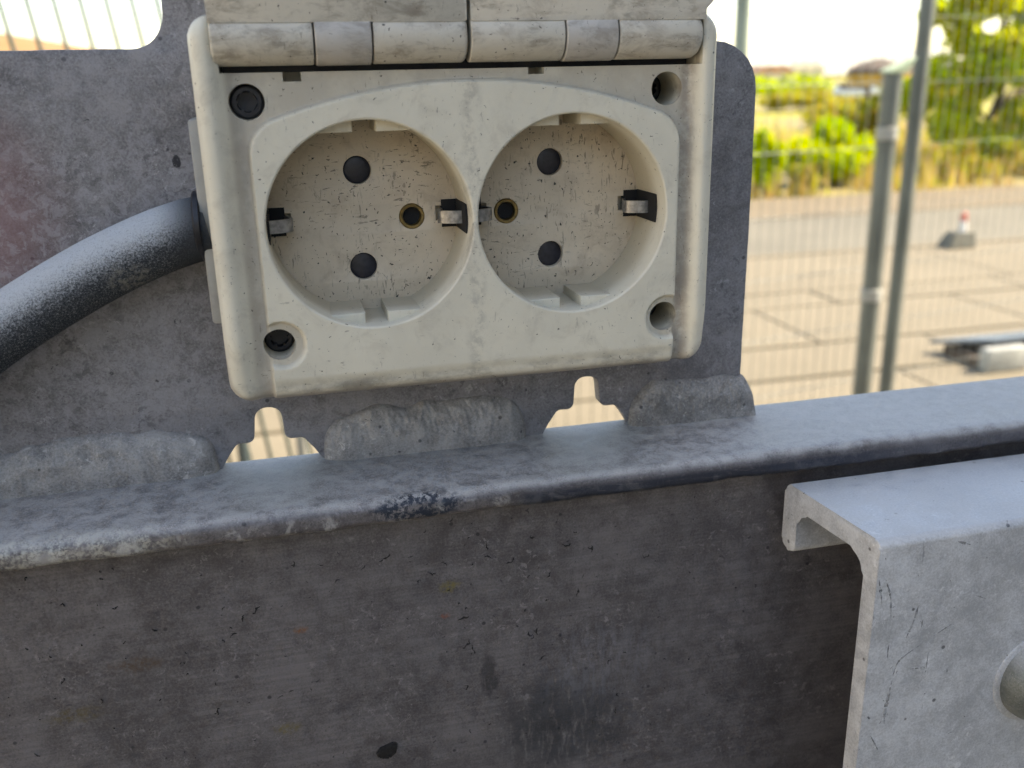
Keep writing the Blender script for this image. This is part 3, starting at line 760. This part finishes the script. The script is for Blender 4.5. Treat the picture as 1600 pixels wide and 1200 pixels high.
# ------------------------------------------------------------------ cable
cable = empty('power_cable', P(-60, 12, -4), 'thick black rubber cable, dusty on top, entering the left side of the socket', 'cable')
cp = spline([P(-51.0, 11.6, 0.2), P(-56, 11.6, -0.7), (P(-64, 11.2, -3.3)), P(-76, 10.5, -8.6), P(-92, 9.5, -17.5), P(-112, 9, -31), P(-140, 9, -46.5), P(-190, 8, -47.6), P(-300, 7, -47.8)], 14)
tube('sheath', cp, [0.0063]*len(cp), MT_cable, cable, 40)
lathe('gland', [(6.0, 0.0), (6.7, 0.0), (6.6, -0.6), (6.2, -1.2)], (-52.2, 11.6, 0.2), 'X', MP_black, cable, 40, P, 30, caps=False)
lathe('collar', [(5.6, 0), (6.55, 0), (6.5, -0.9), (6.1, -1.2)], (-52.4, 11.0, 0.9), 'X', MP_black, cable, 32, P, 40, caps=False)

# ------------------------------------------------------------------ fence
M_post = plain('galvanised_post', (0.125, 0.138, 0.122), 0.5, 0.1, 0.2, 6)
M_postd = plain('dark_green_post', (0.05, 0.07, 0.075), 0.5, 0.1, 0.2, 6)
M_wire = plain('galvanised_wire', (0.27, 0.285, 0.26), 0.5, 0.1, 0.1, 6)
M_wired = plain('green_grey_wire', (0.06, 0.08, 0.068), 0.5, 0.1, 0.1, 6)
M_ring = plain('pale_clamp', (0.33, 0.33, 0.30), 0.5, 0.1, 0.15, 9)
def wire_mesh(L, r, ax):
    pth = [(0, 0, 0), (0, 0, L)] if ax == 'Z' else [(0, 0, 0), (L, 0, 0)]
    v, f = tube_mesh(pth, r, 6); me = bpy.data.meshes.new('wire'); me.from_pydata([tuple(q) for q in v], [], f); shade(me, 60); return me
def panel(a, b, label, mat, r, lean=0.0, z0=0.14, z1=2.30, sp=0.045, zs=None):
    a, b = Vector((*a, 0)), Vector((*b, 0)); L = (b-a).length; ang = math.atan2(b.y-a.y, b.x-a.x)
    root = empty('mesh_fence', a, label, 'fence', 'mesh fence panels')
    root.rotation_euler = (0, lean, ang)
    mv = wire_mesh(z1-z0, r, 'Z'); mh = wire_mesh(L, r*1.15, 'X')
    for me in (mv, mh): me.materials.append(mat)
    n = int(L/sp)
    for i in range(n+1):
        o = bpy.data.objects.new('wire', mv); COL.objects.link(o); o.parent = root; o.location = (i*sp, 0, z0)
    for z in (zs or np.arange(z0+0.03, z1, 0.2)):
        o = bpy.data.objects.new('cross_wire', mh); COL.objects.link(o); o.parent = root; o.location = (0, r*2.1, z)
    return root
def fl(x): return 2.19+0.185*(x+0.2)
panel((-1.75, fl(-1.75)), (0.06, fl(0.06)), 'leaning mesh fence panel seen through the plate opening at upper left', M_wired, 0.0050, R(-7), sp=0.052, zs=[0.2, 1.0, 2.2])
panel((0.12, fl(0.12)), (1.28, fl(1.28)), 'mesh fence panel mostly hidden behind the socket plate', M_wired, 0.0013)
panel((1.33, fl(1.33)), (1.96, fl(1.96)), 'narrow mesh fence panel between the two tall posts', M_wire, 0.0013)
panel((2.06, fl(2.06)), (4.4, fl(4.4)), 'mesh fence panel right of the tall grey post', M_wire, 0.0011)
def post(name, x, y, r, h, mat, label, rings=(), cap=True):
    root = empty(name, (x, y, 0), label, 'post', 'fence posts')
    lathe('pole', [(r, 0), (r, h-0.004), (r-0.004, h)], (x, y, 0), 'Z', mat, root, 24)
    lathe('foot', [(r*2.6, 0.0), (r*2.6, 0.012), (r*1.2, 0.02)], (x, y, 0.03), 'Z', mat, root, 24)
    for z in rings: lathe('clamp', [(r+0.001, -0.02), (r+0.006, -0.018), (r+0.006, 0.018), (r+0.001, 0.02)], (x, y, z), 'Z', M_ring, root, 24)
    if cap: lathe('cap', [(r+0.004, 0), (r+0.004, 0.02), (r*0.6, 0.034), (0.002, 0.038)], (x, y, h-0.006), 'Z', mat, root, 24)
    return root
post('fence_post', 1.305, fl(1.3)-0.012, 0.021, 2.45, plain('pale_green_post', (0.24, 0.29, 0.235), 0.5, 0, 0.15, 6), 'pale grey-green fence post just right of the socket lid', ())
post('fence_post', 2.02, fl(2.02)+0.0, 0.024, 2.45, M_post, 'tall thin grey fence post at right running out of the top', ())
cpost = post('fence_post', 1.850, 2.50, 0.028, 1.60, M_post, 'shorter thicker grey fence post with two pale clamps', (0.895, 1.417), cap=False)
bm = bmesh.new()
v8 = [(-0.03, -0.03, 1.60), (0.03, -0.03, 1.60), (0.03, 0.03, 1.60), (-0.03, 0.03, 1.60), (-0.03, -0.03, 1.605), (0.06, -0.03, 1.645), (0.06, 0.03, 1.645), (-0.03, 0.03, 1.605)]
vv = [bm.verts.new((1.850+a, 2.50+b, c)) for a, b, c in v8]
for f in ((0, 1, 2, 3), (4, 5, 6, 7), (0, 1, 5, 4), (1, 2, 6, 5), (2, 3, 7, 6), (3, 0, 4, 7)): bm.faces.new([vv[i] for i in f])
from_bm('slanted_cap', bm, plain('pale_green_cap', (0.35, 0.42, 0.28), 0.5), cpost)
post('fence_post', -0.196, fl(-0.2)-0.02, 0.014, 2.35, M_postd, 'dark thin fence post glimpsed through the left notch', ())
post('fence_post', -0.045, fl(-0.045)+0.03, 0.016, 1.4, M_ring, 'pale fence post at the right corner of the left notch', ())

# ------------------------------------------------------------------ yard things
M_rub = plain('grey_rubber', (0.12, 0.115, 0.09), 0.85, 0, 0.2, 20)
M_red = plain('faded_red', (0.50, 0.16, 0.12), 0.6, 0, 0.15, 20); M_wh = plain('worn_white', (0.70, 0.66, 0.60), 0.6, 0, 0.1, 20)
bf = empty('barrier_base', (6.09, 7.5, 0.03), 'dark rubber barrier base with red and white stub on the pavement', 'barrier')
bx = 6.09; vv = [(-0.17, -0.10, 0.03), (0.13, -0.10, 0.03), (0.13, 0.10, 0.03), (-0.17, 0.10, 0.03), (-0.10, -0.07, 0.17), (0.125, -0.07, 0.17), (0.125, 0.07, 0.17), (-0.10, 0.07, 0.17)]
bm = bmesh.new(); q = [bm.verts.new((bx+a, 7.28+b, c)) for a, b, c in vv]
for f in ((0, 1, 2, 3), (4, 5, 6, 7), (0, 1, 5, 4), (1, 2, 6, 5), (2, 3, 7, 6), (3, 0, 4, 7)): bm.faces.new([q[i] for i in f])
bmesh.ops.bevel(bm, geom=bm.edges[:], offset=0.012, segments=2, affect='EDGES')
from_bm('base', bm, M_rub, bf, True)
lathe('white_band', [(0.040, 0.15), (0.034, 0.27)], (bx+0.03, 7.28, 0), 'Z', M_wh, bf, 20)
lathe('red_band', [(0.033, 0.27), (0.028, 0.34), (0.015, 0.35)], (bx+0.03, 7.28, 0), 'Z', M_red, bf, 20)

rp = empty('steel_ramp', (4.6, 4.15, 0), 'low grey steel ramp lying on the ground beyond the rail at right', 'ramp')
M_ramp = plain('blue_grey_steel', (0.12, 0.15, 0.18), 0.5, 0.2, 0.2, 4); M_brown = plain('rusty_brown', (0.09, 0.06, 0.04), 0.9)
bm = bmesh.new()
vv = [(3.56, 4.33, 0.09), (6.4, 4.33, 0.09), (6.4, 4.02, 0.16), (3.72, 4.02, 0.16), (3.56, 4.33, 0.11), (6.4, 4.33, 0.11), (6.4, 4.02, 0.18), (3.72, 4.02, 0.18)]
q = [bm.verts.new(a) for a in vv]
for f in ((0, 1, 2, 3), (4, 5, 6, 7), (0, 1, 5, 4), (1, 2, 6, 5), (2, 3, 7, 6), (3, 0, 4, 7)): bm.faces.new([q[i] for i in f])
from_bm('deck', bm, M_ramp, rp)
box('sill', 3.62, 6.4, 3.98, 4.28, 0.032, 0.088, M_brown, rp)
box('bracket', 3.60, 3.86, 3.90, 3.975, 0.032, 0.16, M_ring, rp, bevel=0.01)

# ------------------------------------------------------------------ vegetation
def leaf_mat(name, cols):
    M = Mat(name); n = M.noise(1.6, 3, 0.6); n2 = M.noise(6.0, 3, 0.6)
    col = M.mix(M.ramp(n, 0.38, 0.62), cols[0], cols[1]); col = M.mix(M.ramp(n2, 0.5, 0.64), col, cols[2])
    M.set('Base Color', col); M.set('Roughness', 0.7); M.set('Specular IOR Level', 0.1)
    tr = M.n.new('ShaderNodeBsdfTranslucent'); M.l.new(col, tr.inputs[0])
    mx = M.n.new('ShaderNodeMixShader'); mx.inputs[0].default_value = 0.6
    M.l.new(M.b.outputs[0], mx.inputs[1]); M.l.new(tr.outputs[0], mx.inputs[2]); M.l.new(mx.outputs[0], M.out.inputs[0]); return M.m
ML_tree = leaf_mat('tree_leaves', ((0.36, 0.48, 0.012), (0.62, 0.64, 0.02), (0.58, 0.50, 0.05)))
ML_bush = leaf_mat('bush_leaves', ((0.42, 0.54, 0.006), (0.60, 0.62, 0.006), (0.32, 0.42, 0.01)))
ML_oliv = leaf_mat('olive_leaves', ((0.28, 0.32, 0.03), (0.46, 0.44, 0.035), (0.52, 0.30, 0.08)))
ML_dry = leaf_mat('dry_stalks', ((0.46, 0.30, 0.10), (0.52, 0.40, 0.14), (0.44, 0.44, 0.02)))
M_bark = plain('bark', (0.12, 0.09, 0.06), 0.9, 0, 0.35, 14)
def leaves(vs, fs, c, s, r):
    d = Vector((r.gauss(0, 1), r.gauss(0, 1), r.gauss(0, 1))).normalized(); u = d.orthogonal().normalized(); w = d.cross(u)
    a = r.uniform(0, 6.28); u2 = u*math.cos(a)+w*math.sin(a); w2 = d.cross(u2)
    b = len(vs); vs += [c-u2*s, c-w2*s*0.45+d*s*0.15, c+u2*s, c+w2*s*0.45+d*s*0.15]; fs.append((b, b+1, b+2, b+3))
def crown(name, clumps, nleaf, size, mat, parent, seed):
    r = random.Random(seed); vs, fs = [], []
    tot = sum(q[1][0]*q[1][1]*q[1][2] for q in clumps)
    for c, rad in clumps:
        k = int(nleaf*rad[0]*rad[1]*rad[2]/tot)
        for _ in range(k):
            d = Vector((r.gauss(0, 1), r.gauss(0, 1), r.gauss(0, 1))).normalized()*r.random()**0.42
            leaves(vs, fs, Vector((c[0]+d.x*rad[0], c[1]+d.y*rad[1], c[2]+d.z*rad[2])), size*r.uniform(0.6, 1.4), r)
    me = bpy.data.meshes.new(name); me.from_pydata([tuple(v) for v in vs], [], fs); return link(name, me, mat, parent)
def bush(name, x, y, w, h, label, mat, seed, n=1500, leaf=0.06, depth=None, group='shrubs beyond the road'):
    r = random.Random(seed); root = empty(name, (x, y, 0), label, 'shrub', group); d = depth or w*0.6; cl = []
    for i in range(17):
        a = r.uniform(0, 6.28); q = r.uniform(0.1, 1.0); hh_ = h*(0.22+0.72*r.random()**0.9*(1.12-0.55*q))
        k_ = 0.10 if i > 8 else 0.2
        cl.append(((x+math.cos(a)*q*w/2, y+math.sin(a)*q*d/2, hh_), (w*r.uniform(0.6, 1.3)*k_, d*r.uniform(0.6, 1.3)*k_, h*r.uniform(0.7, 1.5)*k_)))
    crown('foliage', cl, n, leaf, mat, root, seed)
    vs, fs = [], []
    for i in range(5):
        c = cl[i][0]; v, f = tube_mesh([(x, y, 0), ((x+c[0])/2, (y+c[1])/2, c[2]*0.55), c], [0.02, 0.014, 0.006], 6); b = len(vs)
        vs += v; fs += [tuple(b+i2 for i2 in t) for t in f]
    mesh('stems', vs, fs, M_bark, root); return root
bush('shrub', 8.15, 12.7, 1.75, 0.86, 'broad bright green shrub left of the shorter fence post', ML_bush, 3, 4200, 0.065)
bush('shrub', 6.45, 11.7, 0.55, 0.85, 'small bright green plant beside the plate edge', ML_bush, 4, 1100, 0.055)
bush('shrub', 6.95, 11.6, 0.42, 0.5, 'low yellow-orange plant between two green shrubs', ML_oliv, 5, 400, 0.05)
bush('shrub', 7.0, 13.3, 0.8, 0.7, 'pale yellow-green shrub behind the small green plant', ML_bush, 6, 1400, 0.07)
bush('shrub', 9.95, 12.1, 1.1, 0.62, 'low rusty and green shrub at the road edge under the tree', ML_oliv, 7, 900, 0.05)
bush('shrub', 11.5, 12.2, 1.5, 0.7, 'orange-brown low shrub at the right picture edge', ML_oliv, 8, 1100, 0.05)
bush('shrub', 10.6, 15.4, 2.0, 1.5, 'dark olive shrub behind the tree trunk', ML_oliv, 9, 1500, 0.08)
bush('shrub', 23.5, 40, 6, 0.9, 'olive hedge far behind the green shrub', ML_oliv, 10, 1600, 0.2)
bush('shrub', 34, 62, 9, 1.9, 'distant yellow-green hedge near the plate edge', ML_bush, 12, 1500, 0.3)
bush('shrub', 16.6, 26, 3.2, 0.75, 'straw-coloured thicket left of the thatched shelter', ML_oliv, 13, 1500, 0.13)
bush('shrub', 24.6, 31, 4.0, 2.0, 'dark thicket behind the tall grey fence post', ML_oliv, 14, 1600, 0.14)

tr = empty('tree', (11.6, 13.6, 0), 'yellow-green leafy tree filling the upper right corner behind the fence', 'tree')
lim = []
vs, fs = [], []
def addt(pth, rad):
    v, f = tube_mesh(pth, rad, 10); b = len(vs); vs.extend(v); fs.extend([tuple(b+i for i in t) for t in f])
addt(spline([(11.6, 13.6, 0), (11.55, 13.6, 0.7), (11.7, 13.5, 1.5), (11.6, 13.6, 2.6)], 5), list(np.linspace(0.075, 0.035, 16)))
tips = []
r = random.Random(21)
for i in range(13):
    z0 = r.uniform(0.6, 2.3); a = r.uniform(0, 6.28); L = r.uniform(0.7, 1.5); tip = (11.6+math.cos(a)*L, 13.6+math.sin(a)*L, z0+r.uniform(0.2, 1.2))
    addt(spline([(11.6, 13.6, z0), (11.6+math.cos(a)*L*0.5, 13.6+math.sin(a)*L*0.5, z0+0.35), tip], 4), list(np.linspace(0.035, 0.008, 9))); tips.append(tip)
mesh('trunk', vs, fs, M_bark, tr, True)
cl = [(t, (r.uniform(0.28, 0.5), r.uniform(0.28, 0.5), r.uniform(0.22, 0.42))) for t in tips]
cl += [((10.75, 13.3, 1.0), (0.4, 0.4, 0.3)), ((10.55, 13.2, 2.3), (0.35, 0.4, 0.35)), ((10.75, 13.2, 2.75), (0.5, 0.5, 0.4)), ((11.6, 13.2, 1.9), (0.8, 0.5, 0.5)), ((11.9, 13.0, 0.9), (0.7, 0.5, 0.4)),
       ((11.1, 13.2, 0.6), (0.5, 0.4, 0.3)), ((12.2, 13.4, 2.6), (0.8, 0.6, 0.6)), ((11.2, 13.4, 3.1), (0.6, 0.5, 0.5))]
cl += [((10.35, 13.3, 1.55), (0.4, 0.4, 0.4)), ((10.5, 13.2, 0.75), (0.45, 0.4, 0.35)), ((10.95, 13.2, 1.5), (0.5, 0.4, 0.45)), ((11.3, 13.0, 0.45), (0.7, 0.4, 0.3)), ((10.2, 13.4, 2.5), (0.3, 0.4, 0.3)), ((12.4, 13.1, 1.6), (0.6, 0.5, 0.6))]
cl = [(c_, tuple(q_*0.82 for q_ in r_)) for c_, r_ in cl]
crown('crown', cl, 9500, 0.105, ML_tree, tr, 22)

# tall dry grass: nobody could count it
r = random.Random(5); vs, fs = [], []
for _ in range(9000):
    y = 11.3+abs(r.gauss(0, 1))*6; x = r.uniform(0.35, 1.25)*y; h = r.uniform(0.12, 0.5); w = 0.012+0.0006*y
    if mnoise.noise(Vector((x*0.6, y*0.6, 1))) < -0.25: continue
    a = r.uniform(0, 3.14); dx_, dy_ = math.cos(a)*w, math.sin(a)*w; lx, ly = r.gauss(0, 0.12)*h, r.gauss(0, 0.12)*h
    b = len(vs); vs += [(x-dx_, y-dy_, 0), (x+dx_, y+dy_, 0), (x+lx+dx_*0.3, y+ly+dy_*0.3, h), (x+lx-dx_*0.3, y+ly-dy_*0.3, h)]; fs.append((b, b+1, b+2, b+3))
g = mesh('dry_grass', vs, fs, ML_dry); tag(g, 'tall dry straw-coloured grass growing beyond the road', 'grass', kind='stuff')

# ------------------------------------------------------------------ shelter, car, far buildings
sh = empty('thatched_shelter', (19.0, 28, 0), 'small shelter with brown thatched roof on a post, behind the fence', 'shelter')
lathe('roof', [(1.02, 1.58), (0.98, 1.72), (0.6, 1.92), (0.22, 2.02), (0.02, 2.06)], (19.25, 28, 0), 'Z', plain('brown_thatch', (0.10, 0.075, 0.06), 0.9, 0, 0.3, 5), sh, 28)
lathe('fringe', [(0.95, 1.2), (1.0, 1.57), (0.5, 1.6)], (19.25, 28, 0), 'Z', plain('ochre_reed', (0.42, 0.26, 0.06), 0.9, 0, 0.3, 5), sh, 28)
for px in (18.9, 19.7): lathe('pole', [(0.07, 0), (0.07, 1.6)], (px, 28, 0), 'Z', M_bark, sh, 12)

M_car = plain('white_car_paint', (0.72, 0.72, 0.70), 0.3, 0, 0.03, 2); M_glass = plain('dark_glass', (0.02, 0.025, 0.03), 0.1); M_tyre = plain('tyre', (0.02, 0.02, 0.02), 0.9)
car = empty('parked_car', (29.6, 44, 0), 'small white car parked far off beyond the dry grass', 'car')
cs = [(-0.84, 0.30, 0.2), (-0.86, 0.75, 0.2), (-0.66, 1.38, 0.22), (0.66, 1.38, 0.22), (0.86, 0.75, 0.2), (0.84, 0.30, 0.2)]
cpnt = round_poly(cs, 4); vs, fs = [], []; secs = [(-1.9, 0.72), (-1.75, 0.97), (-0.6, 1.0), (0.5, 1.0), (1.1, 0.78), (1.9, 0.66)]; nn = len(cpnt)
for yy, sc in secs:
    for u, v in cpnt: vs.append((29.6+u*(0.9+0.1*sc), 44+yy, 0.30+(v-0.30)*sc))
for i in range(len(secs)-1):
    for k2 in range(nn): fs.append((i*nn+k2, i*nn+(k2+1) % nn, (i+1)*nn+(k2+1) % nn, (i+1)*nn+k2))
fs += [tuple(range(nn)), tuple((len(secs)-1)*nn+k2 for k2 in range(nn))]
mesh('body', vs, fs, M_car, car, True, 40)
mesh('rear_window', [(29.02, 42.22, 0.95), (30.18, 42.22, 0.95), (30.08, 42.32, 1.26), (29.12, 42.32, 1.26)], [(0, 1, 2, 3)], M_glass, car)
for e in (-1, 1):
    box('side_window', 29.6+e*0.80-0.03, 29.6+e*0.80+0.03, 42.9, 45.2, 0.85, 1.18, M_glass, car)
    box('tail_light', 29.6+e*0.70-0.07, 29.6+e*0.70+0.07, 42.12, 42.2, 0.62, 0.8, M_red, car)
    for yy in (42.8, 45.2): lathe('wheel', [(0.30, -0.09), (0.32, -0.07), (0.32, 0.07), (0.30, 0.09)], (29.6+e*0.76, yy, 0.32), 'X', M_tyre, car, 20)

M_bw = plain('cream_render', (0.60, 0.55, 0.47), 0.8, 0, 0.08, 0.5); M_br = plain('clay_roof', (0.34, 0.19, 0.11), 0.8, 0, 0.2, 1); M_bg = plain('grey_shed', (0.34, 0.35, 0.36), 0.6, 0, 0.1, 0.5)
def house_(x, y, w, d, h, wall, roofm, label, nwin):
    root = empty('far_building', (x, y, 0), label, 'building', 'buildings on the horizon')
    box('wall', x-w/2, x+w/2, y, y+d, 0, h, wall, root)
    prism('roof', [(-w/2-0.5, h), (w/2+0.5, h), (w*0.3, h+1.3), (-w*0.3, h+1.3)], y-0.4, y+d+0.4, lambda u, v, ww: (x+u, ww, v), roofm, root)
    for i in range(nwin):
        wx = x-w/2+(i+0.5)*w/nwin; box('window', wx-0.5, wx+0.5, y-0.06, y-0.01, h*0.35, h*0.72, M_glass, root)
house_(100, 170, 9, 8, 2.6, M_bw, M_bw, 'white low building on the horizon nearest the plate', 3)
house_(122, 172, 11, 8, 2.4, M_bg, M_br, 'grey building with clay roof on the horizon, left of the shelter', 4)
house_(83, 150, 6, 6, 1.9, M_bw, M_br, 'small cream house on the horizon half hidden by the plate', 2)
